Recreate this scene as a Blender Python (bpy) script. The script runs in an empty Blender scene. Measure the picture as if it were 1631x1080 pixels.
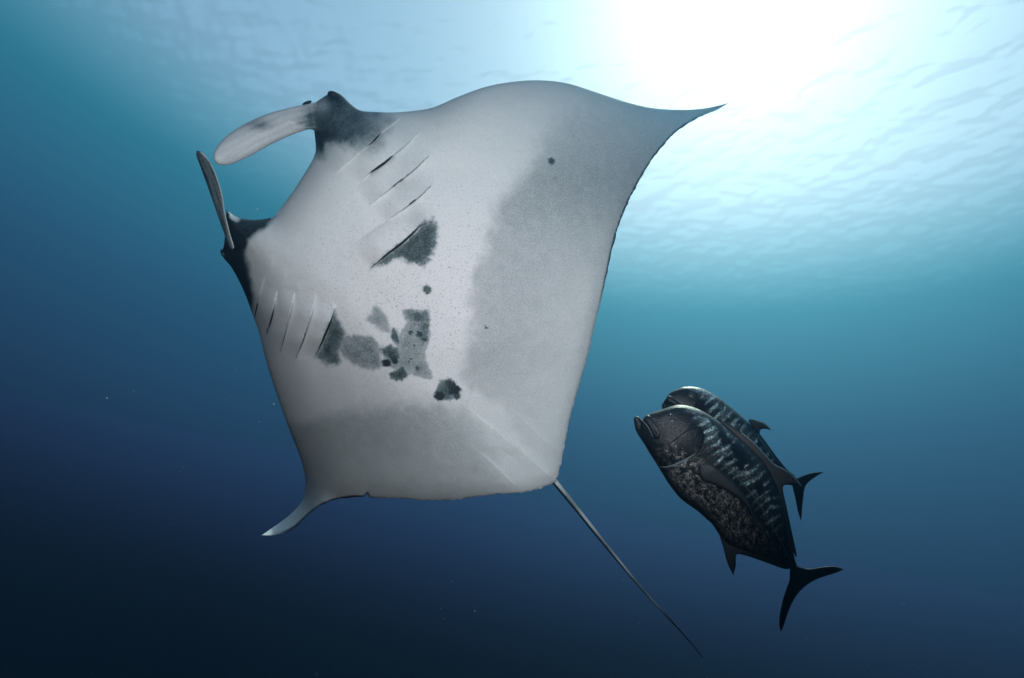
import bpy, math
import numpy as np
from mathutils import Vector, Matrix
from mathutils.geometry import delaunay_2d_cdt

S = bpy.context.scene
C = S.collection
R = math.radians

# ------------------------------------------------------------------ camera
PITCH, ROLL, F = R(30), R(11.5), 1000.0
FW = Vector((0, math.cos(PITCH), math.sin(PITCH)))
R0 = Vector((1, 0, 0)); U0 = Vector((0, -math.sin(PITCH), math.cos(PITCH)))
RT = R0*math.cos(ROLL) + U0*math.sin(ROLL)
UP = -R0*math.sin(ROLL) + U0*math.cos(ROLL)
cd = bpy.data.cameras.new('camera'); cam = bpy.data.objects.new('camera', cd); C.objects.link(cam)
cam.matrix_world = Matrix((RT, UP, -FW)).transposed().to_4x4()
cd.sensor_width = 36; cd.lens = 36*F/1631; cd.clip_start = .05; cd.clip_end = 1000
S.camera = cam
S.view_settings.view_transform = 'Standard'; S.view_settings.look = 'None'
S.view_settings.exposure = 0; S.view_settings.gamma = 1
S.cycles.use_denoising = True
S.cycles.volume_bounces = 0
S.cycles.transparent_max_bounces = 16
S.cycles.max_bounces = 6

# ------------------------------------------------------------------ sun and sky
SUN_DIR = (RT*365 + UP*580 + FW*1000).normalized()
EL = math.asin(SUN_DIR.z)
sl = bpy.data.lights.new('sun', 'SUN'); sl.energy = 2.6; sl.angle = R(.5); sl.color = (1, .97, .92)
so = bpy.data.objects.new('sun', sl); C.objects.link(so)
so.rotation_euler = SUN_DIR.to_track_quat('Z', 'Y').to_euler()

def lin(c):
    return tuple((x/255/12.92 if x < 10 else ((x/255 + .055)/1.055)**2.4) for x in c) + (1,)

w = bpy.data.worlds.new('World'); S.world = w; w.use_nodes = True
nt = w.node_tree; nt.nodes.clear(); N = nt.nodes.new; L = nt.links.new
sk = N('ShaderNodeTexSky'); sk.sky_type = 'NISHITA'; sk.sun_disc = False
sk.sun_elevation = EL; sk.sun_rotation = math.atan2(SUN_DIR.x, SUN_DIR.y)
sk.air_density = 1.5; sk.dust_density = .85; sk.ozone_density = 1
bg = N('ShaderNodeBackground'); bg.inputs[1].default_value = .15; L(sk.outputs[0], bg.inputs[0])
# below the rim of the window of sky the far side of the sea itself is what one sees
tc = N('ShaderNodeTexCoord'); sp = N('ShaderNodeSeparateXYZ'); L(tc.outputs['Generated'], sp.inputs[0])
RAMP = [(0, (1, 2, 4)), (.07, (6, 8, 17)), (.14, (18, 25, 45)), (.22, (32, 48, 80)), (.31, (40, 68, 104)),
        (.42, (45, 84, 122)), (.53, (52, 114, 148)), (.62, (60, 140, 172))]
cr = N('ShaderNodeValToRGB'); L(sp.outputs[2], cr.inputs[0])
cr.color_ramp.interpolation = 'B_SPLINE'
while len(cr.color_ramp.elements) < len(RAMP): cr.color_ramp.elements.new(.5)
for e, (p, c) in zip(cr.color_ramp.elements, RAMP): e.position = p; e.color = lin(c)
# the far water glows towards the sun
sv = N('ShaderNodeVectorMath'); sv.operation = 'DOT_PRODUCT'; L(tc.outputs['Generated'], sv.inputs[0]); sv.inputs[1].default_value = SUN_DIR
p0 = N('ShaderNodeMath'); p0.operation = 'MAXIMUM'; p0.inputs[1].default_value = 0; L(sv.outputs['Value'], p0.inputs[0])
p1 = N('ShaderNodeMath'); p1.operation = 'POWER'; p1.inputs[1].default_value = 11; L(p0.outputs[0], p1.inputs[0])
lo = N('ShaderNodeVectorMath'); lo.operation = 'SCALE'; lo.inputs[0].default_value = (.20, .42, .46); L(p1.outputs[0], lo.inputs['Scale'])
ad = N('ShaderNodeVectorMath'); ad.operation = 'ADD'; L(cr.outputs[0], ad.inputs[0]); L(lo.outputs[0], ad.inputs[1])
bw = N('ShaderNodeBackground'); L(ad.outputs[0], bw.inputs[0])
st = N('ShaderNodeMapRange'); st.interpolation_type = 'SMOOTHSTEP'
st.inputs['From Min'].default_value = .55; st.inputs['From Max'].default_value = .72; L(sp.outputs[2], st.inputs[0])
wm = N('ShaderNodeMixShader'); L(st.outputs[0], wm.inputs[0]); L(bw.outputs[0], wm.inputs[1]); L(bg.outputs[0], wm.inputs[2])
ow = N('ShaderNodeOutputWorld'); L(wm.outputs[0], ow.inputs[0])

# the diver's pair of strobes beside the camera: the pale belly in the photograph is lit by flash
def strobe(name, off, aim_px, power, cone):
    l = bpy.data.lights.new(name, 'SPOT'); l.energy = power; l.spot_size = R(cone); l.spot_blend = 1.0
    l.shadow_soft_size = .09; l.color = (.94, .97, 1)
    o = bpy.data.objects.new(name, l); C.objects.link(o)
    o.location = RT*off[0] + UP*off[1] + FW*off[2]
    t = P(aim_px[0], aim_px[1], 4.3)
    o.rotation_euler = (o.location - t).to_track_quat('Z', 'Y').to_euler()

def P(px, py, d):
    return FW*d + RT*((px - 815.5)/F*d) + UP*((540 - py)/F*d)

strobe('camera_strobe', (-.55, .45, -.1), (600, 520), 430, 76)
strobe('camera_strobe', (.95, .45, -.1), (735, 430), 470, 72)

# ------------------------------------------------------------------ helpers
def new_obj(name, me, mat, parent=None, **props):
    o = bpy.data.objects.new(name, me); C.objects.link(o)
    if mat: me.materials.append(mat)
    if parent: o.parent = parent; o.matrix_parent_inverse = parent.matrix_world.inverted()
    for k, v in props.items(): o[k] = v
    return o

def mesh(name, v, f, attrs=None):
    me = bpy.data.meshes.new(name); me.from_pydata([tuple(map(float, x)) for x in v], [], f)
    me.polygons.foreach_set('use_smooth', [True]*len(me.polygons))
    for k, a in (attrs or {}).items():
        a = np.asarray(a, np.float32)
        if a.ndim == 1: me.attributes.new(k, 'FLOAT', 'POINT').data.foreach_set('value', a)
        else: me.attributes.new(k, 'FLOAT_VECTOR', 'POINT').data.foreach_set('vector', a.ravel())
    me.update()
    return me

rng = np.random.RandomState(7)
_tab = rng.rand(512, 512)
def vnoise(x, y):
    xi = np.floor(x).astype(int); yi = np.floor(y).astype(int); fx = x - xi; fy = y - yi
    fx = fx*fx*(3 - 2*fx); fy = fy*fy*(3 - 2*fy); g = lambda a, b: _tab[a % 512, b % 512]
    return (g(xi, yi)*(1-fx)+g(xi+1, yi)*fx)*(1-fy)+(g(xi, yi+1)*(1-fx)+g(xi+1, yi+1)*fx)*fy
def fbm(x, y, n=4):
    s = 0; a = .5
    for i in range(n): s = s + a*vnoise(x*2**i + 17*i, y*2**i + 31*i); a *= .5
    return s/(1 - .5**n)

def sstep(a, b, x):
    t = np.clip((x - a)/(b - a), 0, 1); return t*t*(3 - 2*t)

def seg_dist(p, a, b):
    ab = b - a; t = np.clip(((p - a)@ab)/max(ab@ab, 1e-9), 0, 1)
    return np.linalg.norm(p - (a + t[:, None]*ab), axis=1), t
def line_dist(p, pl):
    """distance to a polyline, arc fraction of the nearest point, signed side"""
    pl = np.asarray(pl, float); ln = np.linalg.norm(np.diff(pl, axis=0), axis=1); cum = np.concatenate([[0], np.cumsum(ln)])
    best = np.full(len(p), 1e9); fr = np.zeros(len(p)); sd = np.zeros(len(p))
    for i in range(len(pl)-1):
        d, t = seg_dist(p, pl[i], pl[i+1]); m = d < best
        best[m] = d[m]; fr[m] = (cum[i] + t[m]*ln[i])/cum[-1]
        e = pl[i+1] - pl[i]; s = e[0]*(p[:, 1]-pl[i][1]) - e[1]*(p[:, 0]-pl[i][0]); sd[m] = np.sign(s[m])
    return best, fr, sd
_memo = {}
def memo(fn):
    def g(p):
        k = (fn.__name__, len(p), float(p[0, 0]), float(p[-1, 1]), float(p.sum()))
        if k not in _memo: _memo[k] = fn(p)
        return _memo[k]
    return g
def inside(p, poly):
    poly = np.asarray(poly, float); c = np.zeros(len(p), bool); j = len(poly)-1
    for i in range(len(poly)):
        a, b = poly[i], poly[j]
        if a[1] != b[1]:
            c ^= ((a[1] > p[:, 1]) != (b[1] > p[:, 1])) & (p[:, 0] < (b[0]-a[0])*(p[:, 1]-a[1])/(b[1]-a[1]) + a[0])
        j = i
    return c
def poly_sd(p, poly):
    poly = np.asarray(poly, float)
    d = line_dist(p, np.vstack([poly, poly[:1]]))[0]
    return np.where(inside(p, poly), -d, d)

def spline(pts, step, closed=False, corners=()):
    """Catmull-Rom through the points, broken at the given corner indices"""
    pts = np.asarray(pts, float); n = len(pts); out = []
    for i in range(n if closed else n-1):
        p1, p2 = pts[i], pts[(i+1) % n]
        p0 = pts[(i-1) % n] if closed or i > 0 else 2*p1-p2
        p3 = pts[(i+2) % n] if closed or i+2 < n else 2*p2-p1
        if i in corners: p0 = 2*p1-p2
        if (i+1) % n in corners: p3 = 2*p2-p1
        k = max(1, int(round(np.linalg.norm(p2-p1)/step)))
        for t in np.arange(k)/k:
            out.append(.5*(2*p1 + (p2-p0)*t + (2*p0-5*p1+4*p2-p3)*t*t + (3*p1-p0-3*p2+p3)*t**3))
    if not closed: out.append(pts[-1])
    return np.array(out)

def fill(outline, step, extra=None):
    """triangulated points inside a closed outline; the first len(outline) points are the outline"""
    o = np.asarray(outline, float); lo, hi = o.min(0), o.max(0)
    gx, gy = np.meshgrid(np.arange(lo[0], hi[0], step), np.arange(lo[1], hi[1], step*.866))
    gx = gx + (np.arange(gx.shape[0])[:, None] % 2)*step*.5
    g = np.stack([gx.ravel(), gy.ravel()], 1)
    g = g + rng.uniform(-.06, .06, g.shape)*step
    g = g[inside(g, o)]
    d = line_dist(g, np.vstack([o, o[:1]]))[0]; g = g[d > step*.55]
    if extra is not None and len(extra):
        for k in range(0, len(g), 4000):
            pass
        keep = np.ones(len(g), bool)
        for e in extra: keep &= ((g-e)**2).sum(1) > (step*.5)**2
        g = np.vstack([g[keep], extra])
    pts = np.vstack([o, g]); n = len(o)
    r = delaunay_2d_cdt([Vector(p) for p in pts], [(i, (i+1) % n) for i in range(n)], [], 1, 1e-5)
    return np.array([tuple(v) for v in r[0]]), [tuple(f) for f in r[2]], n

def unproject(p, d):
    p = np.asarray(p, float); d = np.asarray(d, float)
    fw, rt, up = np.array(FW), np.array(RT), np.array(UP)
    return fw*d[:, None] + rt*((p[:, 0]-815.5)/F*d)[:, None] + up*((540-p[:, 1])/F*d)[:, None]

def shell(name, outline, step, front, back, attrs=None, extra=None):
    """closed solid: front(p, dist) and back(p, dist) give the depth of each skin over an outline"""
    p, f, n = fill(outline, step, extra)
    o = np.asarray(outline, float); dist = line_dist(p, np.vstack([o, o[:1]]))[0]
    rim = dist < 1e-3
    df, db = front(p, dist), back(p, dist)
    a = attrs(p, dist) if attrs else {}
    idx = np.arange(len(p)) + len(p)
    V = np.vstack([unproject(p, df), unproject(p, db)])
    FF = [t[::-1] for t in f] + [tuple(int(idx[i]) for i in t) for t in f]
    # side wall along the rim edges
    cnt = {}
    for t in f:
        for i in range(len(t)):
            e = (t[i], t[(i+1) % len(t)]); cnt[e] = 1
    for (i, j) in list(cnt):
        if (j, i) not in cnt: FF.append((i, j, int(idx[j]), int(idx[i])))
    A = {}
    for k, (x, y) in a.items(): A[k] = np.concatenate([x, y])
    return mesh(name, V, FF, A)

def mat_new(name):
    m = bpy.data.materials.new(name); m.use_nodes = True
    nt = m.node_tree; b = nt.nodes['Principled BSDF']
    return m, nt, b
def node(nt, t, **kw):
    n = nt.nodes.new(t)
    for k, v in kw.items(): setattr(n, k, v)
    return n
def attr(nt, name):
    n = nt.nodes.new('ShaderNodeAttribute'); n.attribute_name = name; return n
def math_n(nt, op, a, b=None, clamp=False):
    n = node(nt, 'ShaderNodeMath', operation=op, use_clamp=clamp)
    for i, x in enumerate((a, b)):
        if x is None: continue
        if isinstance(x, (int, float)): n.inputs[i].default_value = x
        else: nt.links.new(x, n.inputs[i])
    return n.outputs[0]
def mix_c(nt, fac, a, b):
    n = node(nt, 'ShaderNodeMix', data_type='RGBA')
    for i, x in ((0, fac), (6, a), (7, b)):
        if isinstance(x, (int, float)): n.inputs[i].default_value = x
        elif isinstance(x, tuple): n.inputs[i].default_value = x
        else: nt.links.new(x, n.inputs[i])
    return n.outputs[2]
def noise_n(nt, scale, detail=3, rough=.55, vec=None):
    n = node(nt, 'ShaderNodeTexNoise'); n.inputs['Scale'].default_value = scale
    n.inputs['Detail'].default_value = detail; n.inputs['Roughness'].default_value = rough
    if vec is None:
        t = node(nt, 'ShaderNodeTexCoord'); vec = t.outputs['Object']
    nt.links.new(vec, n.inputs['Vector']); return n.outputs['Fac']
def ramp_n(nt, x, a, b):
    n = node(nt, 'ShaderNodeMapRange', interpolation_type='SMOOTHSTEP')
    n.inputs[1].default_value = a; n.inputs[2].default_value = b; nt.links.new(x, n.inputs[0]); return n.outputs[0]
def bump_n(nt, h, strength, dist):
    n = node(nt, 'ShaderNodeBump'); n.inputs['Strength'].default_value = strength; n.inputs['Distance'].default_value = dist
    nt.links.new(h, n.inputs['Height']); return n.outputs['Normal']

# ------------------------------------------------------------------ water surface and the water itself
H = 9.0
def axis(lo, hi, st):
    a = list(np.arange(lo, hi, st)); d = st
    while a[-1] < 30: d *= 1.06; a.append(a[-1]+d)
    d = st
    while a[0] > -30: d *= 1.06; a.insert(0, a[0]-d)
    return np.array(a)
X, Y = np.meshgrid(axis(-13, 13, .045), axis(1, 17, .045)); Z = np.zeros(X.shape)
wr = np.random.RandomState(3)
for i in range(80):
    lam = np.exp(wr.uniform(np.log(.14), np.log(.9))); th = wr.normal(.75, .6); k = 2*math.pi/lam
    Z += .0040*lam**.95*np.cos(k*(math.cos(th)*X + math.sin(th)*Y) + wr.uniform(0, 6.28))
Z *= .6 + .9*fbm(X*.22+50, Y*.22+50, 3)
V = np.stack([X, Y, Z + H], -1).reshape(-1, 3); ii = np.arange(X.size).reshape(X.shape)
FQ = np.stack([ii[:-1, :-1], ii[:-1, 1:], ii[1:, 1:], ii[1:, :-1]], -1).reshape(-1, 4)
m = bpy.data.materials.new('sea_surface'); m.use_nodes = True; nt = m.node_tree; nt.nodes.clear(); N = nt.nodes.new; L = nt.links.new
tr = N('ShaderNodeBsdfTransparent'); tr.inputs[0].default_value = (.80, 1, .87, 1)
gl = N('ShaderNodeBsdfGlossy'); gl.inputs['Roughness'].default_value = .08
ge = N('ShaderNodeNewGeometry'); vl = N('ShaderNodeVectorMath'); vl.operation = 'LENGTH'; L(ge.outputs['Position'], vl.inputs[0])
fd = N('ShaderNodeMapRange'); fd.interpolation_type = 'SMOOTHSTEP'
for i, x in enumerate((10, 20, .15, 0)): fd.inputs[i+1].default_value = x
L(vl.outputs['Value'], fd.inputs[0])
mx = N('ShaderNodeMixShader'); out = N('ShaderNodeOutputMaterial')
dt = N('ShaderNodeVectorMath'); dt.operation = 'DOT_PRODUCT'; L(ge.outputs['Normal'], dt.inputs[0]); L(ge.outputs['Incoming'], dt.inputs[1])
fr = N('ShaderNodeMapRange'); fr.interpolation_type = 'SMOOTHSTEP'     # total reflection below the critical angle, softened by ripples too small to build
for i, x in enumerate((.61, .77, 1, .02)): fr.inputs[i+1].default_value = x
L(math_n(nt, 'ABSOLUTE', dt.outputs['Value']), fr.inputs[0])
L(math_n(nt, 'MULTIPLY', fr.outputs[0], fd.outputs[0]), mx.inputs[0]); L(tr.outputs[0], mx.inputs[1]); L(gl.outputs[0], mx.inputs[2]); L(mx.outputs[0], out.inputs[0])
me = bpy.data.meshes.new('water_surface'); me.from_pydata(V.tolist(), [], FQ.tolist())
me.polygons.foreach_set('use_smooth', [True]*len(FQ))
new_obj('water_surface', me, m, kind='structure', label='rippled underside of the sea surface with the bright sun patch')

hx, z0, z1 = 32.0, -20.0, H + 1
hv = [(x, y, z) for z in (z0, z1) for y in (-hx, hx) for x in (-hx, hx)]
hf = [(0, 2, 3, 1), (4, 5, 7, 6), (0, 1, 5, 4), (2, 6, 7, 3), (0, 4, 6, 2), (1, 3, 7, 5)]
me = bpy.data.meshes.new('haze'); me.from_pydata(hv, [], hf)
m = bpy.data.materials.new('sea_water'); m.use_nodes = True; nt = m.node_tree; nt.nodes.clear()
pv = nt.nodes.new('ShaderNodeVolumePrincipled'); out = nt.nodes.new('ShaderNodeOutputMaterial'); nt.links.new(pv.outputs[0], out.inputs['Volume'])
pv.inputs['Color'].default_value = (.17, .45, .80, 1); pv.inputs['Density'].default_value = .011; pv.inputs['Anisotropy'].default_value = .85
pv.inputs['Absorption Color'].default_value = (0, 0, 0, 1)
new_obj('haze', me, m, kind='stuff', label='blue sea water fading everything that is far away')

# ------------------------------------------------------------------ manta ray
CX, CY = 690.0, 470.0
@memo
def manta_mid(p):
    """depth of the middle sheet of the disc: both wings bend away from the camera"""
    q = (p[:, 0]-CX)*.724 - (p[:, 1]-CY)*.69
    d = 4.6 - .0004*q
    d = d + .95*np.clip((q-190)/360, 0, None)**2
    l = np.clip((-100-q)/240, 0, None)
    d = d + np.where(l < 1, 1.15*l*l, 1.15 + 2.3*(l-1) - 2.6*np.clip(l-1, 0, None)**2)
    d = d + .009*(line_dist(p, rear_line)[0] - line_dist(p, lead_left)[0]).clip(-40, 40)*sstep(-330, -385, q)
    rnd = lambda x, r: 1 - np.sqrt(np.clip(1-(1-np.clip(x/r, 0, 1))**2, 0, 1))
    d = d + .30*rnd(line_dist(p, lead_left)[0], 60)*sstep(835, 740, p[:, 1]) + .07*rnd(line_dist(p, lead_top)[0], 45)*sstep(1120, 1000, p[:, 0])*sstep(560, 640, p[:, 0]) + .12*rnd(line_dist(p, head_line)[0], 50)
    a = (p[:, 0]-CX)*.69 + (p[:, 1]-CY)*.724          # along the body, head negative
    d = d + .25*np.clip((-a-250)/150, 0, None)**2
    return d

TOP = [(500, 206), (497, 190), (497, 170), (513, 156), (530, 147), (543, 151), (560, 167), (574, 176), (592, 178), (622, 179), (655, 177), (690, 171),
       (730, 154), (775, 138), (820, 130), (862, 128), (905, 133), (950, 147), (1000, 163), (1040, 172), (1085, 175), (1120, 173), (1145, 168), (1163, 163)]
REAR = [(1140, 176), (1110, 189), (1080, 208), (1056, 232), (1037, 257), (1020, 285), (1003, 317), (990, 348), (979, 382), (968, 430), (958, 475),
        (948, 515), (938, 560), (925, 605), (915, 640), (907, 670), (900, 705), (894, 735), (890, 755), (884, 768), (860, 778), (830, 785), (795, 787),
        (760, 791), (720, 796), (680, 797), (640, 794), (600, 793), (589, 792), (585, 786), (580, 791), (560, 792), (535, 796), (515, 803), (497, 815), (483, 828),
        (468, 841), (448, 850), (430, 853), (416, 853)]
LEFT = [(432, 842), (452, 828), (470, 812), (480, 799), (485, 785), (486, 765), (483, 745), (475, 720), (463, 690), (450, 655), (438, 620), (428, 590),
        (420, 560), (412, 528), (402, 500), (393, 475), (382, 450), (368, 425), (357, 412), (354, 403), (357, 388), (359, 365), (360, 345), (361, 334),
        (372, 343), (385, 348), (403, 350), (420, 349), (436, 346), (450, 328), (465, 307), (479, 286), (492, 265), (500, 250), (503, 238), (502, 222)]
raw = TOP + REAR + LEFT
corner = (len(TOP)-1, len(TOP)+len(REAR)-1, len(TOP)+19, len(TOP)+28, len(TOP)+29, len(TOP)+30, len(TOP)+len(REAR)+28, len(TOP)+len(REAR)+23)
outl = spline(raw, 2.2, True, corner)
lead_top = spline(TOP, 3); rear_line = spline(REAR, 3); lead_left = spline(LEFT[:20], 3); head_line = spline(LEFT[20:] + TOP[:1], 3)
# ragged trailing edge
dr = line_dist(outl, rear_line)[0]
rag = (fbm(outl[:, 0]*.16, outl[:, 1]*.16, 4)-.5)*3.2 + (vnoise(outl[:, 0]*.45+9, outl[:, 1]*.45)-.5)*.8
nv = np.roll(outl, -1, 0) - np.roll(outl, 1, 0); nv /= np.linalg.norm(nv, axis=1)[:, None] + 1e-9
outl = outl + np.stack([nv[:, 1], -nv[:, 0]], 1)*(rag*(dr < 1.5)*sstep(0, 60, np.hypot(outl[:, 0]-1163, outl[:, 1]-163))*sstep(0, 60, np.hypot(outl[:, 0]-416, outl[:, 1]-853)))[:, None]

SLITS = [  # (polyline, flap height in m, darkness / width px)
    ([(640, 186), (620, 201), (605, 212), (584, 233), (558, 253), (535, 276)], .016, [(606, 211), (596, 221), (584, 233)], 3.2),
    ([(664, 215), (640, 236), (623, 249), (592, 272), (575, 290)], .018, [(625, 248), (608, 260), (590, 274)], 4.2),
    ([(683, 248), (660, 269), (636, 289), (611, 308), (590, 326)], .016, [(682, 249), (655, 273), (632, 291), (613, 307)], 2.1),
    ([(687, 295), (672, 309), (655, 323), (639, 335), (615, 352)], .016, [(686, 296), (670, 310), (655, 322), (640, 335)], 2.1),
    ([(676, 351), (660, 367), (640, 385), (615, 404), (592, 425)], .03, [(676, 351), (660, 367), (640, 385), (615, 404), (592, 425)], 3.6),
    ([(420, 445), (413, 470), (408, 490), (405, 506)], .018, [(412, 473), (408, 490), (405, 506)], 1.8),
    ([(440, 468), (434, 495), (429, 514), (424, 531)], .02, [(436, 488), (430, 510), (424, 530)], 3.0),
    ([(468, 470), (460, 505), (452, 535), (446, 560)], .02, [(457, 515), (451, 538), (446, 559)], 2.4),
    ([(501, 478), (494, 506), (483, 538), (471, 571)], .022, [(492, 512), (482, 540), (471, 570)], 2.6),
    ([(532, 493), (524, 514), (513, 540), (502, 567)], .03, [(532, 494), (524, 514), (513, 540), (502, 567)], 3.2)]
FOLDS = [([(748, 652), (772, 673), (800, 696), (840, 729), (884, 766)], .016), ([(822, 657), (850, 686), (872, 706), (886, 718)], .012),
         ([(762, 719), (790, 744), (810, 764), (828, 780)], .012), ([(795, 712), (808, 722), (822, 730)], -.006),
         ([(433, 405), (432, 420), (428, 432)], .006), ([(450, 428), (454, 440), (448, 452)], .006), ([(473, 448), (476, 460), (470, 470)], .006),
         ([(499, 466), (504, 477), (500, 486)], .006), ([(526, 482), (533, 490), (532, 496)], .006), ([(425, 540), (446, 561), (472, 572), (503, 569)], .008)]
def densify(pl, s): return spline(pl, s)
extra = []
for pl, h, dk, wd in SLITS:
    c = densify(pl, 2.0); e0 = c[0]-c[2]; e1 = c[-1]-c[-3]; e0 /= np.linalg.norm(e0); e1 /= np.linalg.norm(e1)
    c = np.vstack([[c[0]+e0*q_ for q_ in (10, 8, 6, 4, 2)], c, [c[-1]+e1*q_ for q_ in (2, 4, 6)]])
    t = np.gradient(c, axis=0); t /= np.linalg.norm(t, axis=1)[:, None]
    nrm = np.stack([t[:, 1], -t[:, 0]], 1)
    extra += [c, c - nrm*1.1, c + nrm*1.1]
for pl, h in FOLDS[:3]:
    c = densify(pl, 2.0); t = np.gradient(c, axis=0); t /= np.linalg.norm(t, axis=1)[:, None]
    nrm = np.stack([t[:, 1], -t[:, 0]], 1); extra += [c, c - nrm*1.3]
extra = np.vstack(extra)
e_in = inside(extra, outl) & (line_dist(extra, np.vstack([outl, outl[:1]]))[0] > 2.5); extra = extra[e_in]

def ext_line(pl, e):
    c = densify(pl, 4); a_ = c[0]-c[2]; b_ = c[-1]-c[-3]
    return np.vstack([c[0]+a_/np.linalg.norm(a_)*e, c, c[-1]+b_/np.linalg.norm(b_)*e])
GILLS = []
for k_ in range(10): GILLS.append((ext_line(SLITS[k_][0], 90), densify(SLITS[k_][0], 4)))
@memo
def gill_field(p):
    """overlapping gill flaps (metres towards the camera) and the painted shade of the cleft under each free edge"""
    h = np.zeros(len(p)); cl = np.zeros(len(p))
    for base in (0, 5):
        s_ = []; tp_ = []
        for k in range(5):
            le, ln = GILLS[base+k]
            d, fr, sd = line_dist(p, le); s_.append(-d*sd)
            L0 = np.linalg.norm(np.diff(ln, axis=0), axis=1).sum(); al = fr*(L0+180)-90
            tp_.append(sstep(-10, 30, al)*sstep(L0+6, L0-32, al))
        for k in range(5):
            # flap k: rises from the previous slit to its own free edge
            prev = s_[k-1] if k else s_[0]+34
            w_ = np.maximum(prev - s_[k], 6); f = np.clip(prev/w_, 0, 1.0)
            on = (prev > 0) & (s_[k] <= .3)
            A = (.06 if base == 0 else .095)*(1 if k else .6)
            h += np.where(on, A*(f**.62), 0)*tp_[k]
        # slope away behind the last free edge
        h += np.where(s_[4] > .3, -.022*np.exp(-np.abs(s_[4])/18), 0)*tp_[4]
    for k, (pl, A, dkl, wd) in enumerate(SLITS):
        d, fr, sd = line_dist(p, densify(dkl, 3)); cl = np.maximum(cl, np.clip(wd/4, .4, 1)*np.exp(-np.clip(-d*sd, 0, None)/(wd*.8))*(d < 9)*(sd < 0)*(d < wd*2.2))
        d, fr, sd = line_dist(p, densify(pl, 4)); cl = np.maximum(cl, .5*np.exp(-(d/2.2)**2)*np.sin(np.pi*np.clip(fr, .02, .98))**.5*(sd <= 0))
    return h, cl
def relief(p):
    """gill flaps and belly folds: metres towards the camera"""
    h = gill_field(p)[0] + .026*(fbm(p[:, 0]*.011+3, p[:, 1]*.011+9, 2)-.5) + .007*(fbm(p[:, 0]*.045, p[:, 1]*.045, 2)-.5)
    for pl, A in FOLDS:
        d, fr, sd = line_dist(p, densify(pl, 4)); tap = np.sin(np.pi*np.clip(fr, .02, .98))**.7
        s = d*sd
        n_ = np.exp(-np.abs(s)/3.5); h += np.where(s >= 0, A*.8*np.exp(-np.abs(s)/20), A*.8*n_ - .4*A*(1-n_)*np.exp(-np.abs(s)/18))*tap
    return h

@memo
def profile(p):
    q = (p[:, 0]-CX)*.724 - (p[:, 1]-CY)*.69; a = (p[:, 0]-CX)*.69 + (p[:, 1]-CY)*.724
    dt = line_dist(p, lead_top)[0]; dl = line_dist(p, lead_left)[0]; dh = line_dist(p, head_line)[0]; dr = line_dist(p, rear_line)[0]
    rnd = lambda d, r: np.sqrt(np.clip(1-(1-np.clip(d/r, 0, 1))**2, 0, 1))
    core = .17*np.exp(-(q/190)**2)*sstep(330, 60, a)*sstep(-420, -240, a) + .05*np.exp(-(q/420)**2)
    t = (.045 + core)*(.35*rnd(dr, 30) + .65*rnd(dr, 230))*rnd(dt, 75)*rnd(dl, 80)*(.15+.85*rnd(dh, 110))
    return t

def m_front(p, dist):
    return manta_mid(p) - profile(p) - relief(p)*sstep(0, 18, dist) - .003
def m_back(p, dist):
    return manta_mid(p) + profile(p)*.8 + .008

GREY = [  # polygon, darkness, softness px, warp px
    ([(592, 426), (615, 405), (640, 386), (662, 366), (677, 351), (690, 347), (697, 362), (696, 385), (688, 408), (675, 424), (652, 420), (636, 411), (622, 415), (605, 425)], .78, 5, 6),
    ([(673, 456), (680, 453), (687, 459), (686, 467), (679, 469), (674, 464)], .85, 2, 3),
    ([(642, 494), (655, 492), (672, 494), (684, 493), (685, 515), (687, 532), (684, 548), (677, 562), (679, 574), (686, 590), (689, 604), (676, 604), (660, 599), (645, 592), (630, 590), (616, 582), (618, 566), (630, 555), (634, 540), (640, 525), (648, 513), (645, 505)], .5, 2, 3),
    ([(642, 494), (655, 492), (668, 496), (684, 493), (686, 520), (686, 540), (675, 552), (662, 535), (668, 522), (655, 512), (645, 508)], .66, 3, 5),
    ([(581, 508), (590, 499), (596, 486), (606, 490), (618, 509), (622, 530), (607, 528), (592, 516)], .5, 4, 3),
    ([(624, 523), (633, 526), (638, 542), (636, 552), (627, 547), (622, 535)], .8, 3, 4),
    ([(605, 554), (622, 549), (634, 556), (637, 564), (632, 578), (620, 574), (612, 569)], .8, 3, 5),
    ([(534, 540), (560, 533), (590, 535), (602, 546), (607, 560), (608, 578), (602, 588), (585, 588), (562, 580), (544, 566)], .55, 4, 4),
    ([(534, 494), (541, 512), (551, 530), (546, 548), (538, 560), (542, 576), (536, 583), (520, 583), (503, 569), (514, 540), (524, 514)], .72, 5, 4),
    ([(619, 595), (632, 590), (642, 582), (652, 598), (640, 606), (628, 606)], .85, 2.5, 5),
    ([(700, 608), (712, 603), (718, 604), (733, 618), (732, 634), (716, 638), (702, 638), (693, 628)], .72, 2, 6),
    ([(870, 254), (877, 250), (884, 253), (884, 261), (877, 263), (873, 259)], .9, 2.5, 3)]
DOTS = [(615, 578, 7, .9), (628, 573, 6.5, .9), (654, 530, 4, .85), (668, 532, 5.5, .85), (676, 541, 4, .8), (660, 549, 2.4, .8), (656, 571, 2.2, .85), (652, 576, 2, .8),
        (666, 587, 4.5, .75), (700, 631, 8, .93), (722, 620, 10, .9), (715, 610, 5, .85), (728, 630, 6, .85), (774, 521, 2.6, .9), (664, 505, 8, .7), (678, 520, 6, .7)]
RWING = [(905, 178), (868, 215), (845, 262), (818, 300), (792, 322), (790, 345), (779, 385), (760, 425), (748, 452), (746, 500), (740, 555), (733, 592), (752, 622), (790, 645),
         (900, 780), (1020, 480), (1100, 300), (1190, 200), (1180, 120), (1040, 140)]
LBAND = [(430, 672), (492, 664), (530, 658), (555, 647), (575, 652), (605, 642), (650, 640), (690, 636), (722, 642), (748, 656), (800, 705), (830, 790), (700, 860), (590, 860), (480, 830), (460, 740)]

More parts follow.
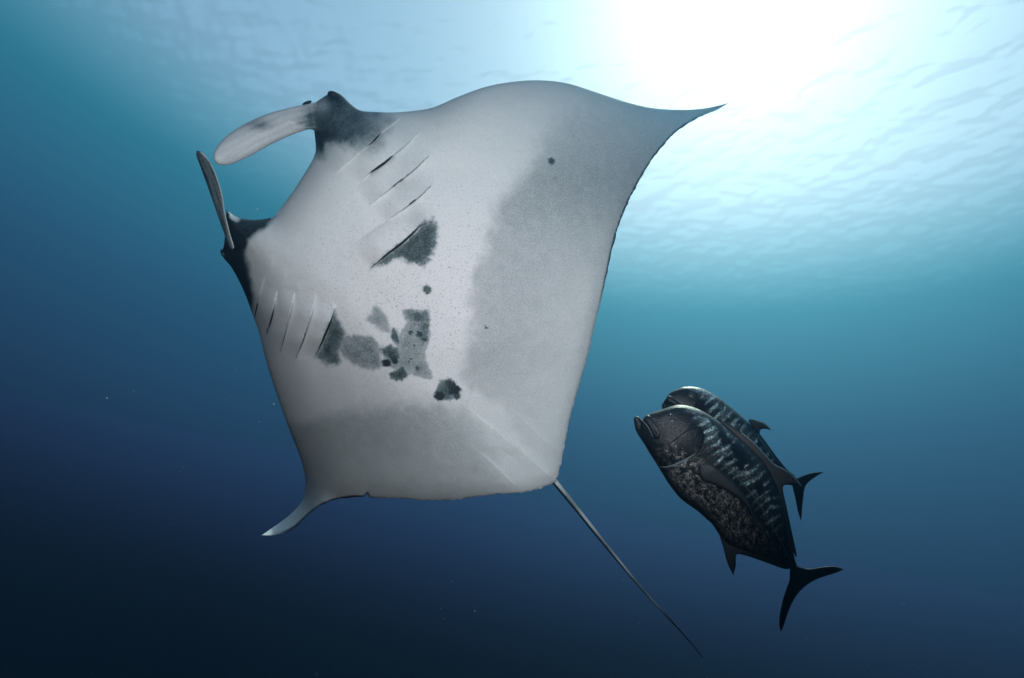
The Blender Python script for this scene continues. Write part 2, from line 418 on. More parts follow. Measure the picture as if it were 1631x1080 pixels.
def m_attr(p, dist):
    wx = (fbm(p[:, 0]*.05, p[:, 1]*.05, 4)-.5); wy = (fbm(p[:, 0]*.05+40, p[:, 1]*.05+70, 4)-.5)
    fx = (fbm(p[:, 0]*.22+5, p[:, 1]*.22, 3)-.5); fy = (fbm(p[:, 0]*.22+80, p[:, 1]*.22+33, 3)-.5)
    dk = np.zeros(len(p)); mott = fbm(p[:, 0]*.09, p[:, 1]*.09, 4); fur = fbm(p[:, 0]*.35+3, p[:, 1]*.35+8, 3)
    for poly, s, soft, wp in GREY:
        pp = p + np.stack([fx, fy], 1)*wp*1.5 + np.stack([wx, wy], 1)*wp*1.2
        sdp = poly_sd(pp, poly); m_ = sstep(soft, -soft, sdp)*s*(.74 + .24*mott + .28*fur) * (.86 + .14*sstep(-2, -14, sdp)); dk = np.maximum(dk, m_)
    for x, y, r_, s in DOTS:
        pp = p + np.stack([fx, fy], 1)*6
        dk = np.maximum(dk, s*sstep(r_+1.6, r_-1.6, np.hypot(pp[:, 0]-x, pp[:, 1]-y)))
    pp = p + np.stack([wx, wy], 1)*30 + np.stack([fx, fy], 1)*5
    drr = line_dist(p, rear_line)[0]
    sdw = poly_sd(pp, RWING); rw = sstep(13, -15, sdw)*.24*(1 - .62*sstep(150, 15, drr)*sstep(330, 520, p[:, 1]))*(1 - .6*sstep(560, 680, p[:, 1])) + sstep(34, -34, sdw)*.08
    rw = rw*sstep(170, 330, p[:, 1])*(.92+.16*mott) + sstep(40, -40, sdw)*sstep(400, 220, p[:, 1])*.20
    dk = np.maximum(dk, rw)
    sdb = poly_sd(pp, LBAND); lb = sstep(14, -22, sdb)*.24*(1 - .75*sstep(15, 125, -sdb))*(.85+.3*mott)*sstep(840, 700, p[:, 0]) + sstep(20, -50, sdb)*.07
    dk = np.maximum(dk, lb)
    # soft shade of the gill flaps painted into the skin tone
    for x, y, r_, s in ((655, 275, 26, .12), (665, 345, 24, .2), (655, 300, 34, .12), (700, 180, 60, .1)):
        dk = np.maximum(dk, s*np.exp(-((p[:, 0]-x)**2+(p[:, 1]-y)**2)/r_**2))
    dk = np.maximum(dk, .8*gill_field(p)[1])  # cleft shade and dark slit tissue put into the skin colour
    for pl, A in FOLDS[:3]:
        d, f_, sd = line_dist(p, densify(pl, 4)); dk = np.maximum(dk, .14*np.exp(-d/6)*(sd <= 0)*np.sin(np.pi*np.clip(f_, .03, .97)))  # soft shade on one side of each fold, put into the colour
    # dark head lobes
    up = [(480, 130), (560, 140), (600, 176), (616, 196), (604, 216), (585, 236), (566, 240), (545, 228), (532, 224), (520, 232), (508, 246), (498, 244), (490, 210)]
    m_ = sstep(0, 1, .5 - poly_sd(p + np.stack([wx, wy], 1)*30 + np.stack([fx, fy], 1)*5, up)/(2*(15 + 18*sstep(545, 595, p[:, 0]))))
    tone = .76 + .25*np.exp(-((p[:, 0]-508)**2+(p[:, 1]-222)**2)/22**2) + .3*np.exp(-((p[:, 0]-534)**2+(p[:, 1]-155)**2)/12**2) - .35*np.exp(-((p[:, 0]-512)**2+(p[:, 1]-168)**2)/13**2) - .12*np.exp(-((p[:, 0]-590)**2+(p[:, 1]-200)**2)/25**2)
    dk = np.maximum(dk, m_*np.clip(tone*(.9+.2*mott), 0, 1))
    lo = [(340, 320), (372, 330), (437, 345), (424, 360), (408, 372), (397, 384), (391, 400), (394, 425), (402, 455), (405, 480), (402, 500), (380, 480), (340, 420)]
    m_ = sstep(6, -7, poly_sd(p + np.stack([wx, wy], 1)*10, lo)); dk = np.maximum(dk, m_*.93)
    wp = [(357, 326), (368, 338), (383, 348), (380, 354), (366, 350)]
    dk = dk*(1 - .95*sstep(3, -4, poly_sd(p + np.stack([fx, fy], 1)*6, wp)))
    # narrow dark margin along the trailing edges, where the black back shows
    dr = line_dist(p, rear_line)[0]
    mg = (sstep(560, 380, p[:, 1])*sstep(1150, 1090, p[:, 0]) + sstep(640, 560, p[:, 0])*sstep(425, 470, p[:, 0]))
    dk = np.maximum(dk, .92*sstep(4.2, 1.6, dr)*np.clip(mg, 0, 1))
    pink = np.exp(-(((p[:, 0]-690)/230)**2+((p[:, 1]-480)/190)**2))
    one = np.ones(len(p))
    return {'dark': (np.clip(dk, 0, 1), one), 'fleck': (pink, one*0)}

m, nt, b = mat_new('manta_skin'); L = nt.links.new
dk = attr(nt, 'dark').outputs['Fac']; fk = attr(nt, 'fleck').outputs['Fac']
fine = noise_n(nt, 80, 3, .65); mid = noise_n(nt, 14, 4, .6); grit = noise_n(nt, 120, 3, .8)
dkn = math_n(nt, 'ADD', dk, math_n(nt, 'MULTIPLY', math_n(nt, 'SUBTRACT', mid, .5), math_n(nt, 'ADD', .05, math_n(nt, 'MULTIPLY', dk, .28))))
dkn = math_n(nt, 'ADD', dkn, math_n(nt, 'MULTIPLY', math_n(nt, 'SUBTRACT', ramp_n(nt, grit, .36, .66), .42), math_n(nt, 'ADD', .125, math_n(nt, 'MULTIPLY', dk, .16))), True)
fl = math_n(nt, 'MULTIPLY', ramp_n(nt, fine, .56, .68), math_n(nt, 'ADD', .08, math_n(nt, 'MULTIPLY', fk, .34)))
dkn = math_n(nt, 'MAXIMUM', dkn, fl)
pale = mix_c(nt, fk, (.585, .635, .645, 1), (.655, .64, .66, 1))
tone = mix_c(nt, math_n(nt, 'MULTIPLY', dkn, 1.55, True), pale, (.105, .15, .165, 1))
col = mix_c(nt, ramp_n(nt, dkn, .52, 1.0), tone, (.008, .015, .019, 1)); L(col, b.inputs['Base Color'])
b.inputs['Roughness'].default_value = .55; b.inputs['Specular IOR Level'].default_value = .25
L(bump_n(nt, math_n(nt, 'ADD', grit, math_n(nt, 'MULTIPLY', mid, .8)), .6, .006), b.inputs['Normal'])
SKIN = m
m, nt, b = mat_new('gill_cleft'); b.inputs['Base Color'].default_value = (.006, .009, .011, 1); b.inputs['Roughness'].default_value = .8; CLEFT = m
m, nt, b = mat_new('wet_black'); b.inputs['Base Color'].default_value = (.008, .012, .014, 1); b.inputs['Roughness'].default_value = .5; WET = m

manta = bpy.data.objects.new('manta_ray', None); C.objects.link(manta); manta.location = P(CX, CY, 4.6)
manta['label'] = 'huge manta ray showing its pale belly with dark blotches and gill slits'; manta['category'] = 'manta ray'
bpy.context.view_layer.update()
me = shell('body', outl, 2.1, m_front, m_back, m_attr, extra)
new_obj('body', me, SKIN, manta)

# gill clefts: dark wedges under each flap's edge
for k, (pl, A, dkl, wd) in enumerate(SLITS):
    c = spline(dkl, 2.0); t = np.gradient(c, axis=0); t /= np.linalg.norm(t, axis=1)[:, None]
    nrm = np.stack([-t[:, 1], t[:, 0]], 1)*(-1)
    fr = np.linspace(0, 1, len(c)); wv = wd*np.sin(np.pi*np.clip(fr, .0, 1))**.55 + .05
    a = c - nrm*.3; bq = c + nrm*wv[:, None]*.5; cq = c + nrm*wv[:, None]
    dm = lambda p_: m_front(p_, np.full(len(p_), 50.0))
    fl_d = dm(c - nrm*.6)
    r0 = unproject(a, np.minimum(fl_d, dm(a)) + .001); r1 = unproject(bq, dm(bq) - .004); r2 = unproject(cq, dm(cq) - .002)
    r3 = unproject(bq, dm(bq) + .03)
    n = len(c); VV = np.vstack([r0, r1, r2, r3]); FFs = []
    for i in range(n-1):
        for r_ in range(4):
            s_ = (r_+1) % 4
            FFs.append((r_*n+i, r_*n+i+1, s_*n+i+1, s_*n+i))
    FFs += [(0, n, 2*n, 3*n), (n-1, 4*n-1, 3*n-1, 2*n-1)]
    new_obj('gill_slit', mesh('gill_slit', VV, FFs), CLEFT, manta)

# upper cephalic fin: a broad paddle, slightly cupped
CF = [(532, 158), (516, 160), (503, 163), (488, 166), (460, 172), (430, 180), (405, 190), (380, 203), (358, 219), (345, 235), (340, 248), (343, 258), (352, 263), (366, 262), (382, 256),
      (405, 245), (430, 231), (455, 219), (475, 211), (493, 206), (506, 209), (520, 206), (533, 190), (537, 172)]
cfo = spline(CF, 2.0, True)
cax = [(536, 178), (506, 184), (460, 194), (410, 216), (360, 244), (343, 254)]
def cf_mid(p):
    d, fr, sd = line_dist(p, cax); q_ = np.clip((fr-.17)/.83, 0, 1)
    return CFB + .02 - .40*q_ - (.0016*d*(sd*.6+.2) - .00006*d*d)*sstep(0, .3, q_)
CFB = float(m_front(np.array([[504., 186.]]), np.array([50.]))[0])
def cf_front(p, dist):
    w_ = sstep(486, 512, p[:, 0])
    return (1-w_)*(cf_mid(p)-cf_t(dist)) + w_*(m_front(p, np.full(len(p), 50.)) - .0025)
def cf_back(p, dist): return np.maximum(cf_mid(p)+cf_t(dist), cf_front(p, dist) + .004)
def cf_t(dist): return .03*np.sqrt(np.clip(1-(1-np.clip(dist/16, 0, 1))**2, 0, 1)) + .003
def cf_attr(p, dist):
    d, fr, sd = line_dist(p, cax); st_ = fbm(fr*3, d*sd*.35, 4)
    dkv = .10 + .28*(st_-.45) + .64*sstep(462, 504, p[:, 0] + 34*(fbm(p[:, 0]*.05, p[:, 1]*.35, 3)-.5))*(.45+.55*sstep(168, 186, p[:, 1])) + .42*np.exp(-((p[:, 0]-414)/20)**2-((p[:, 1]-199)/9)**2)
    w_ = sstep(500, 528, p[:, 0] + 20*(fbm(p[:, 0]*.06, p[:, 1]*.3, 3)-.5)); dkv = dkv*(1-w_) + m_attr(p, dist)['dark'][0]*w_
    return {'dark': (np.clip(dkv, 0, 1), np.full(len(p), .6)), 'fleck': (d*0+.3, d*0)}
new_obj('cephalic_fin', shell('cephalic_fin', cfo, 2.2, cf_front, cf_back, cf_attr), SKIN, manta, label='pale broad paddle shaped cephalic fin')
# lower cephalic fin: rolled and seen nearly edge-on, dark with a pale rim
CL = [(313, 240), (321, 242), (333, 255), (343, 275), (351, 298), (356, 320), (358, 336), (362, 353), (367, 373), (373, 394), (368, 396), (361, 384), (356, 369), (348, 347),
      (338, 318), (328, 290), (319, 265), (313, 249)]
clo = spline(CL, 1.8, True, (0,))
lax = [(316, 243), (335, 285), (348, 325), (360, 365), (370, 394)]
def cl_mid(p):
    d, fr, sd = line_dist(p, lax); return 4.44 + .30*fr + .006*d*sd
def cl_t(dist): return .024*np.sqrt(np.clip(1-(1-np.clip(dist/8, 0, 1))**2, 0, 1)) + .003
def cl_attr(p, dist):
    d, fr, sd = line_dist(p, lax); st_ = fbm(fr*4, d*sd*.5+9, 4); rim_r = line_dist(p, spline(CL[1:10], 2))[0]
    dkv = .62 + .5*(st_-.5) - .5*sstep(2.6, .4, rim_r)
    return {'dark': (np.clip(dkv, 0, 1), np.full(len(p), .5)), 'fleck': (d*0, d*0)}
new_obj('cephalic_fin', shell('cephalic_fin', clo, 1.7, lambda p, d: cl_mid(p)-cl_t(d), lambda p, d: cl_mid(p)+cl_t(d), cl_attr), SKIN, manta, label='dark rolled cephalic fin seen edge-on')

def ellipsoid(name, px, py, d, rx, ry, rz, mat, parent, ang=0, nu=24, nv=16):
    c = P(px, py, d); k = d/F; ca, sa = math.cos(R(ang)), math.sin(R(ang)); vv = []; ff = []
    for j in range(nv+1):
        ph = math.pi*j/nv
        for i in range(nu):
            th = 2*math.pi*i/nu; x, y, z = math.sin(ph)*math.cos(th)*rx*k, math.cos(ph)*ry*k, math.sin(ph)*math.sin(th)*rz*k
            vv.append(c + RT*(x*ca-y*sa) + UP*(x*sa+y*ca) - FW*z)
    for j in range(nv):
        for i in range(nu): ff.append((j*nu+i, j*nu+(i+1) % nu, (j+1)*nu+(i+1) % nu, (j+1)*nu+i))
    return new_obj(name, mesh(name, vv, ff), mat, parent)
def md(x, y): return float(manta_mid(np.array([[x, y]], float))[0])
ellipsoid('eye', 533, 154, md(533, 154), 12, 7, 11, WET, manta, -28)
ellipsoid('eye', 357, 404, md(357, 404)-.01, 4, 8, 8, WET, manta, 25)
ellipsoid('fin_tip', 489, 164, md(489, 164)+.12, 8, 2.4, 4, WET, manta, 22)

def tube(name, path, rad, depth, mat, parent, attrs=None, n=12):
    c = np.asarray(path, float); d = np.asarray(depth, float); q = unproject(c, d)
    t = np.gradient(q, axis=0); t /= np.linalg.norm(t, axis=1)[:, None]
    vw = q/np.linalg.norm(q, axis=1)[:, None]; sd = np.cross(t, vw); sd /= np.linalg.norm(sd, axis=1)[:, None]; nm = np.cross(sd, t)
    vv = []; ff = []; ang = []
    for i in range(len(c)):
        for k in range(n):
            th = 2*math.pi*k/n; r_ = rad[i]*d[i]/F; vv.append(q[i] + sd[i]*math.cos(th)*r_ + nm[i]*math.sin(th)*r_); ang.append(th)
    for i in range(len(c)-1):
        for k in range(n): ff.append((i*n+k, i*n+(k+1) % n, (i+1)*n+(k+1) % n, (i+1)*n+k))
    ff += [tuple(range(n))[::-1], tuple(range((len(c)-1)*n, len(c)*n))]
    A = {k_: f_(np.array(ang), np.repeat(np.linspace(0, 1, len(c)), n)) for k_, f_ in (attrs or {}).items()}
    return new_obj(name, mesh(name, vv, ff, A), mat, parent)
tp = spline([(876, 757), (886, 770), (915, 806), (950, 850), (985, 893), (1020, 935), (1050, 968), (1080, 1001), (1103, 1027), (1119, 1047)], 6)
fr = np.linspace(0, 1, len(tp))
def tail_dark(th, f):
    # the cord is black above and pale on the side turned to the camera
    return np.clip(.99 - .9*sstep(.55, .9, -np.sin(th - .35 - .3*np.sin(f*5)))*sstep(.86, .66, f)*(.55+.45*np.sin(f*14+1)**2), 0, 1)
tube('tail', tp, 4.0*(1-fr)**1.2 + 1.15*np.clip(1-fr*.35, 0, 1), 4.66 + .28*fr, SKIN, manta, {'dark': tail_dark, 'fleck': lambda th, f: f*0}, 20)

# ------------------------------------------------------------------ giant trevallies
m, nt, b = mat_new('trevally_skin'); L = nt.links.new
sv = attr(nt, 'silver').outputs['Fac']; be = attr(nt, 'belly').outputs['Fac']; fuv = attr(nt, 'fuv').outputs['Vector']
vo = node(nt, 'ShaderNodeTexVoronoi'); vo.inputs['Scale'].default_value = .32; L(fuv, vo.inputs['Vector'])
sx = node(nt, 'ShaderNodeSeparateColor'); L(vo.outputs['Color'], sx.inputs[0])
vo2 = node(nt, 'ShaderNodeTexVoronoi'); vo2.inputs['Scale'].default_value = .55; L(fuv, vo2.inputs['Vector'])
sx2 = node(nt, 'ShaderNodeSeparateColor'); L(vo2.outputs['Color'], sx2.inputs[0])
cell = ramp_n(nt, vo.outputs['Distance'], .62, .25)
mo = noise_n(nt, .10, 4, .6, fuv)
s1 = math_n(nt, 'MULTIPLY', math_n(nt, 'MULTIPLY', sv, math_n(nt, 'ADD', .3, math_n(nt, 'MULTIPLY', cell, .7))), math_n(nt, 'ADD', .35, math_n(nt, 'MULTIPLY', sx.outputs[0], .9)), True)
s2 = math_n(nt, 'MULTIPLY', math_n(nt, 'MULTIPLY', be, ramp_n(nt, mo, .36, .66)), math_n(nt, 'POWER', sx2.outputs[0], 1.6))
col = mix_c(nt, s1, (.006, .009, .013, 1), (.6, .82, .87, 1))
col = mix_c(nt, math_n(nt, 'MULTIPLY', s2, .8, True), col, (.50, .50, .47, 1)); L(col, b.inputs['Base Color'])
b.inputs['Metallic'].default_value = .25
b.inputs['Roughness'].default_value = .42; b.inputs['Specular IOR Level'].default_value = .4
L(bump_n(nt, vo2.outputs['Distance'], .5, .003), b.inputs['Normal'])
FISH = m
m, nt, b = mat_new('trevally_fin'); L = nt.links.new
fuv = attr(nt, 'fuv').outputs['Vector']; ed = attr(nt, 'edge').outputs['Fac']
wv = node(nt, 'ShaderNodeTexWave'); wv.inputs['Scale'].default_value = .16; wv.inputs['Distortion'].default_value = 1.5; wv.inputs['Detail'].default_value = 2; L(fuv, wv.inputs['Vector'])
L(mix_c(nt, ed, mix_c(nt, wv.outputs['Fac'], (.005, .008, .011, 1), (.024, .033, .042, 1)), (.26, .36, .39, 1)), b.inputs['Base Color'])
b.inputs['Roughness'].default_value = .5; L(bump_n(nt, wv.outputs['Fac'], .4, .004), b.inputs['Normal'])
FIN = m

class Fish:
    def __init__(s, label, back, belly, d0, slope, wmax, seed, bright=1.0):
        s.bk = spline(back, 2); s.bl = spline(belly, 2); s.d0 = d0; s.slope = slope; s.seed = seed; s.bright = bright
        s.sn = (s.bk[0]+s.bl[0])/2; e = (s.bk[-1]+s.bl[-1])/2; s.ax = (e-s.sn)/np.linalg.norm(e-s.sn); s.pp = np.array([-s.ax[1], s.ax[0]])
        s.len = np.linalg.norm(e-s.sn); s.wmax = wmax
        tb = (s.bk-s.sn)@s.ax; tl = (s.bl-s.sn)@s.ax
        s.tb = np.maximum.accumulate(tb + np.arange(len(tb))*1e-5); s.tl = np.maximum.accumulate(tl + np.arange(len(tl))*1e-5)
        s.vb = (s.bk-s.sn)@s.pp; s.vl = (s.bl-s.sn)@s.pp
        s.u0 = max(s.tb[0], s.tl[0]); s.u1 = min(s.tb[-1], s.tl[-1])
        s.obj = bpy.data.objects.new('trevally_fish', None); C.objects.link(s.obj)
        c = s.sn + s.ax*s.len/2; s.obj.location = P(c[0], c[1], s.depth_axis(s.len/2)); s.obj['label'] = label; s.obj['category'] = 'fish'
        s.obj['group'] = 'trevallies swimming together behind the ray'
        bpy.context.view_layer.update(); s.body()
    def depth_axis(s, u): return s.d0 + s.slope*u/s.len
    def prof(s, u):
        b_ = np.interp(u, s.tb, s.vb); l_ = np.interp(u, s.tl, s.vl); h = np.maximum((l_-b_)/2, .3); f = (u-s.u0)/(s.u1-s.u0)
        w_ = np.interp(f, [0, .06, .18, .4, .65, .85, 1], [.25, .55, .9, 1, .72, .3, .13])*s.wmax
        return (b_+l_)/2, h, np.minimum(w_, h*1.2)
    def surf(s, p):
        u = (p-s.sn)@s.ax; v = (p-s.sn)@s.pp; mm_, h, w_ = s.prof(u); r_ = np.clip((v-mm_)/h, -1, 1)
        return s.depth_axis(u) - w_*s.d0/F*np.sqrt(1-r_*r_)
    def body(s):
        n, k = 300, 120
        f = np.linspace(0, 1, n)**1.15; u = s.u0 + f*(s.u1-s.u0); mm_, h, w_ = s.prof(u)
        th = np.linspace(0, 2*math.pi, k, endpoint=False)
        U = np.repeat(u, k); TH = np.tile(th, n); M = np.repeat(mm_, k); Hh = np.repeat(h, k); W = np.repeat(w_, k)
        v = M - Hh*np.cos(TH); dep = s.depth_axis(U) - W*s.d0/F*np.sin(TH)
        px = s.sn + U[:, None]*s.ax + v[:, None]*s.pp
        V_ = unproject(px, dep); Fs = []
        for i in range(n-1):
            for j in range(k): Fs.append((i*k+j, i*k+(j+1) % k, (i+1)*k+(j+1) % k, (i+1)*k+j))
        Fs += [tuple(range(k))[::-1], tuple(range((n-1)*k, n*k))]
        rel = (1-np.cos(TH))/2; ff = np.repeat((u-s.u0)/(s.u1-s.u0), k); o = s.seed*13.7
        arc = TH*Hh                                     # px round the ring
        stre = fbm(U*.21+o + arc*.06, arc*.06+o, 3); st2 = fbm(U*.045+o, arc*.045+3*o, 4)
        cen = .11 + .09*sstep(.1, .5, ff) + .06*(st2-.5)
        band = np.exp(-((rel-cen)/(.05+.06*sstep(.1, .4, ff)))**2)*sstep(.13, .24, ff)*sstep(.92, .62, ff)
        wob = U*.46 + arc*.06 + 7*fbm(U*.03+o, arc*.03+2*o, 3)
        band = np.clip(band + .5*np.exp(-((rel-.30)/.09)**2)*sstep(.22, .36, ff)*sstep(.95, .7, ff), 0, 1)
        sil = band*(.15 + sstep(.25, .9, np.sin(wob))*1.25)*sstep(.34, .5, st2)*(.35 + .9*sstep(.4, .6, stre)) + .5*np.exp(-((rel-.05)/.05)**2)*sstep(.08, .16, ff)*sstep(.4, .25, ff)*sstep(.4, .6, st2)  # silvery scale streaks, their highlights painted into the colour
        lat = np.exp(-((rel-.5+.12*(ff-.7))/.03)**2)*sstep(.62, .75, ff)*.3*sstep(.4, .6, stre)
        bel = sstep(.42, .66, rel)*sstep(1.0, .86, rel)*sstep(.2, .34, ff)*sstep(.98, .7, ff) + .35*sstep(.5, .7, rel)*sstep(.97, .85, rel)*sstep(.08, .2, ff)*sstep(.36, .28, ff)
        glint = np.exp(-((rel-.60+.1*(ff-.5))/.035)**2)*sstep(.33, .4, ff)*sstep(.72, .6, ff)  # painted glint of the scales, added to the belly colour
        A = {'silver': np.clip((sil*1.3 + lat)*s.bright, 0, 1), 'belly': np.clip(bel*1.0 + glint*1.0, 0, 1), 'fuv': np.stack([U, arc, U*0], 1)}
        new_obj('body', mesh('body', V_, Fs, A), FISH, s.obj)
    def pad(s, name, poly, thick, mat, rise=0.0, on=True, step=1.8, bow=None, pale=None, edge=0., corners=(), grow=6, label=None, attrs=None):
        """a solid piece whose outline lies on the fish: either on its flank (on) or in its middle plane"""
        o = spline(poly, 1.6, True, corners); k = s.d0/F
        def mid(p):
            d = s.surf(p) - rise*k if on else s.depth_axis((p-s.sn)@s.ax) - rise*k
            return d + (bow(p) if bow else 0)
        def t(dist): return thick*k*np.sqrt(np.clip(1-(1-np.clip(dist/grow, 0, 1))**2, 0, 1)) + .0012
        pl = spline(pale, 2) if pale is not None else None
        def at(p, dist):
            u = (p-s.sn)@s.ax; v = (p-s.sn)@s.pp; e = np.zeros(len(p)) + edge
            if pl is not None: e = np.maximum(e, .9*sstep(2.2, .5, line_dist(p, pl)[0]))
            uv = np.stack([u, v, u*0], 1); z = u*0
            r_ = {'fuv': (uv, uv), 'edge': (e, e), 'silver': (z, z), 'belly': (z, z)}
            if attrs: r_.update(attrs(p, dist))
            return r_
        ob = new_obj(name, shell(name, o, step, lambda p, d: mid(p)-t(d), lambda p, d: mid(p)+t(d), at), mat, s.obj)
        if label: ob['label'] = label
        return ob
    def line(s, name, pts, rad, mat, rise=0.5, pale=.6):
        c = spline(pts, 2); d = s.surf(c) - rise*s.d0/F; n = len(c); fr_ = np.linspace(0, 1, n)
        o = tube(name, c, rad*np.sin(np.pi*np.clip(fr_, .03, .97))**.6 + .15, d, mat, s.obj, {'edge': lambda th, f: f*0+pale, 'fuv': lambda th, f: np.stack([f*60, th, f*0], 1)}, 8)
        return o

bk1 = [(1024, 664), (1037, 658), (1052, 653), (1080, 645), (1108, 650), (1136, 665), (1165, 688), (1195, 714), (1222, 744), (1240, 780), (1252, 820), (1260, 860), (1266, 890), (1271, 904)]
bl1 = [(1020, 672), (1018, 690), (1030, 714), (1045, 738), (1062, 765), (1085, 793), (1112, 813), (1132, 832), (1146, 852), (1160, 867), (1190, 879), (1220, 889), (1246, 899), (1261, 909)]
f1 = Fish('near black trevally with silvery streaks in front, jaw jutting and mottled belly shown', bk1, bl1, 3.2, .12, 44, 1)
f1.pad('lower_jaw', [(1009, 668), (1013, 663), (1020, 666), (1029, 676), (1036, 687), (1042, 698), (1052, 716), (1062, 740), (1050, 740), (1036, 722), (1024, 704), (1013, 686)], 5.5, FISH, 1, False, corners=(0,), grow=12)
f1.pad('upper_lip', [(1026, 664), (1033, 661), (1043, 674), (1051, 688), (1050, 697), (1043, 699), (1038, 694), (1035, 684), (1029, 673)], .8, FISH, .8, True, grow=6)
f1.line('lip_line', [(1016, 664), (1024, 671), (1032, 680), (1037, 690), (1040, 697)], .7, FIN, 3, .22)
f1.pad('gill_cover', [(1046, 738), (1053, 744), (1068, 742), (1090, 733), (1111, 721), (1122, 700), (1116, 680), (1098, 684), (1074, 700), (1056, 718)], 2.2, FISH, 0, True, grow=20,
       attrs=lambda p, d: {'belly': ((.8*sstep(.45, .7, fbm(p[:, 0]*.06, p[:, 1]*.06, 3))*sstep(695, 715, p[:, 1]),)*2)})
f1.line('gill_cover_edge', [(1050, 744), (1066, 743), (1086, 735), (1100, 727), (1109, 721)], 1.1, FIN, 1.2, .42)
ellipsoid('eye', 1071, 672, float(f1.surf(np.array([[1071, 672.]]))[0])+.0145, 7.5, 7.5, 5, WET, f1.obj)
f1.line('lateral_line', [(1150, 738), (1185, 772), (1212, 808), (1238, 852), (1262, 898)], .8, FIN, .5, .2)
f1.pad('pectoral_fin', [(1114, 742), (1122, 738), (1134, 740), (1154, 756), (1173, 774), (1189, 795), (1198, 816), (1202, 830), (1192, 811), (1179, 796), (1160, 783), (1139, 772), (1121, 766), (1114, 755)],
       2, FIN, 5, True, corners=(7,), grow=5, bow=lambda p: -.0006*np.clip((p-f1.sn)@f1.ax-110, 0, 60)*0)
f1.pad('pelvic_fin', [(1060, 762), (1070, 766), (1087, 783), (1108, 802), (1128, 822), (1134, 834), (1112, 815), (1085, 795), (1066, 772)], 2.5, FIN, 2, False, grow=4)
f1.pad('tail_fin', [(1260, 896), (1272, 902), (1290, 906), (1310, 903), (1330, 902), (1344, 907), (1330, 913), (1305, 921), (1288, 930), (1275, 941), (1263, 958), (1254, 979), (1247, 1000), (1243, 1006),
       (1241, 990), (1244, 968), (1250, 945), (1257, 925), (1258, 910)], 2.2, FIN, 0, False, corners=(5, 13), grow=7)
f1.pad('anal_fin', [(1146, 850), (1152, 872), (1158, 895), (1168, 917), (1172, 900), (1173, 884), (1184, 884), (1206, 891), (1228, 899), (1248, 906), (1256, 905), (1240, 893), (1190, 872), (1160, 857)], 1.6, FIN, 0, False, corners=(3,), grow=4)
f1.pad('second_dorsal_fin', [(1214, 735), (1228, 738), (1243, 744), (1257, 752), (1268, 762), (1278, 775), (1266, 772), (1254, 772), (1247, 778), (1254, 812), (1262, 850), (1269, 884), (1264, 880), (1250, 830), (1236, 780)],
       1.6, FIN, 0, False, corners=(5,), grow=4, pale=[(1228, 738), (1243, 744), (1257, 752), (1268, 762), (1278, 775)])
f1.pad('first_dorsal_fin', [(1148, 672), (1163, 676), (1182, 689), (1200, 704), (1217, 722), (1230, 736), (1242, 745), (1226, 746), (1200, 722), (1168, 692)], 1.5, FIN, 0, False, grow=4,
       pale=[(1182, 689), (1200, 704), (1217, 722), (1230, 736), (1242, 745)])

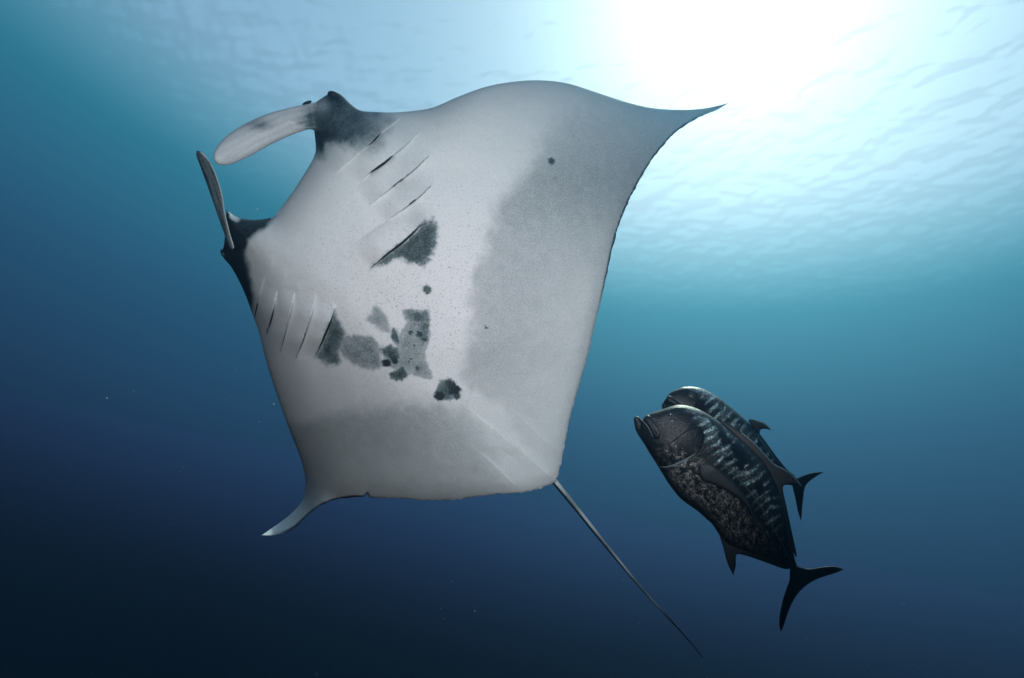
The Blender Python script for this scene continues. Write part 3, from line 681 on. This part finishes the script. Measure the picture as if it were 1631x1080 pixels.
bk2 = [(1062, 632), (1068, 625), (1078, 620), (1092, 616), (1115, 618), (1140, 630), (1165, 649), (1190, 671), (1210, 695), (1230, 722), (1248, 745), (1262, 757), (1272, 763)]
bl2 = [(1056, 642), (1058, 654), (1068, 670), (1085, 690), (1112, 715), (1150, 738), (1190, 756), (1222, 767), (1248, 771), (1264, 774)]
f2 = Fish('second trevally half hidden behind the other, bluish with a bright speckled back', bk2, bl2, 3.85, .25, 34, 5, 1.2)
f2.pad('lower_jaw', [(1054, 648), (1056, 642), (1064, 643), (1076, 648), (1092, 658), (1090, 668), (1074, 668), (1060, 660)], 7, FISH, 2, False, grow=7)
f2.pad('upper_lip', [(1061, 634), (1066, 630), (1074, 636), (1084, 644), (1090, 650), (1082, 652), (1070, 645), (1063, 641)], 3, FISH, 6, True, grow=5)
ellipsoid('eye', 1102, 632, float(f2.surf(np.array([[1102, 632.]]))[0])+.012, 9, 6, 5, WET, f2.obj, -30)
f2.pad('first_dorsal_fin', [(1192, 670), (1204, 669), (1216, 673), (1224, 679), (1229, 686), (1219, 683), (1211, 685), (1208, 692)], 1.4, FIN, 0, False, corners=(4,), grow=4, pale=[(1204, 669), (1216, 673), (1224, 679), (1229, 686)])
f2.pad('second_dorsal_fin', [(1207, 688), (1214, 696), (1233, 722), (1252, 746), (1266, 758), (1258, 757), (1238, 736), (1220, 714)], 1.4, FIN, 0, False, grow=4)
f2.pad('tail_fin', [(1262, 768), (1268, 763), (1284, 756), (1300, 752), (1312, 752), (1300, 759), (1289, 767), (1282, 777), (1279, 797), (1276, 830), (1271, 815), (1267, 795), (1263, 778)], 2, FIN, 0, False, corners=(4, 9), grow=6)
f2.line('lateral_line', [(1120, 668), (1150, 690), (1180, 705), (1210, 728), (1240, 752)], 1.0, FIN, .6, .35)

# ------------------------------------------------------------------ drifting specks
pr = np.random.RandomState(11); vv = []; ff = []
for i in range(4500):
    d = 3.0 + 9*pr.rand()**.7
    c = Vector((pr.uniform(-1, 1)*d*.95, d*math.cos(PITCH) + pr.uniform(-.7, .7)*d*.4, d*math.sin(PITCH) + pr.uniform(-.7, .7)*d*.75))
    r_ = np.exp(pr.normal(-6.6, .42)); a = Vector(pr.normal(0, 1, 3)).normalized(); b2 = a.orthogonal().normalized(); c2 = a.cross(b2); k = len(vv)
    vv += [c+a*r_*1.7, c-a*r_*1.2, c+b2*r_, c-b2*r_, c+c2*r_, c-c2*r_]
    ff += [tuple(k+j for j in t) for t in ((0, 2, 4), (0, 4, 3), (0, 3, 5), (0, 5, 2), (1, 4, 2), (1, 3, 4), (1, 5, 3), (1, 2, 5))]
m, nt, b = mat_new('plankton'); b.inputs['Base Color'].default_value = (.3, .36, .4, 1); b.inputs['Roughness'].default_value = .7
new_obj('drifting_plankton', mesh('drifting_plankton', vv, ff), m, kind='stuff', label='tiny pale specks of plankton drifting in the water')
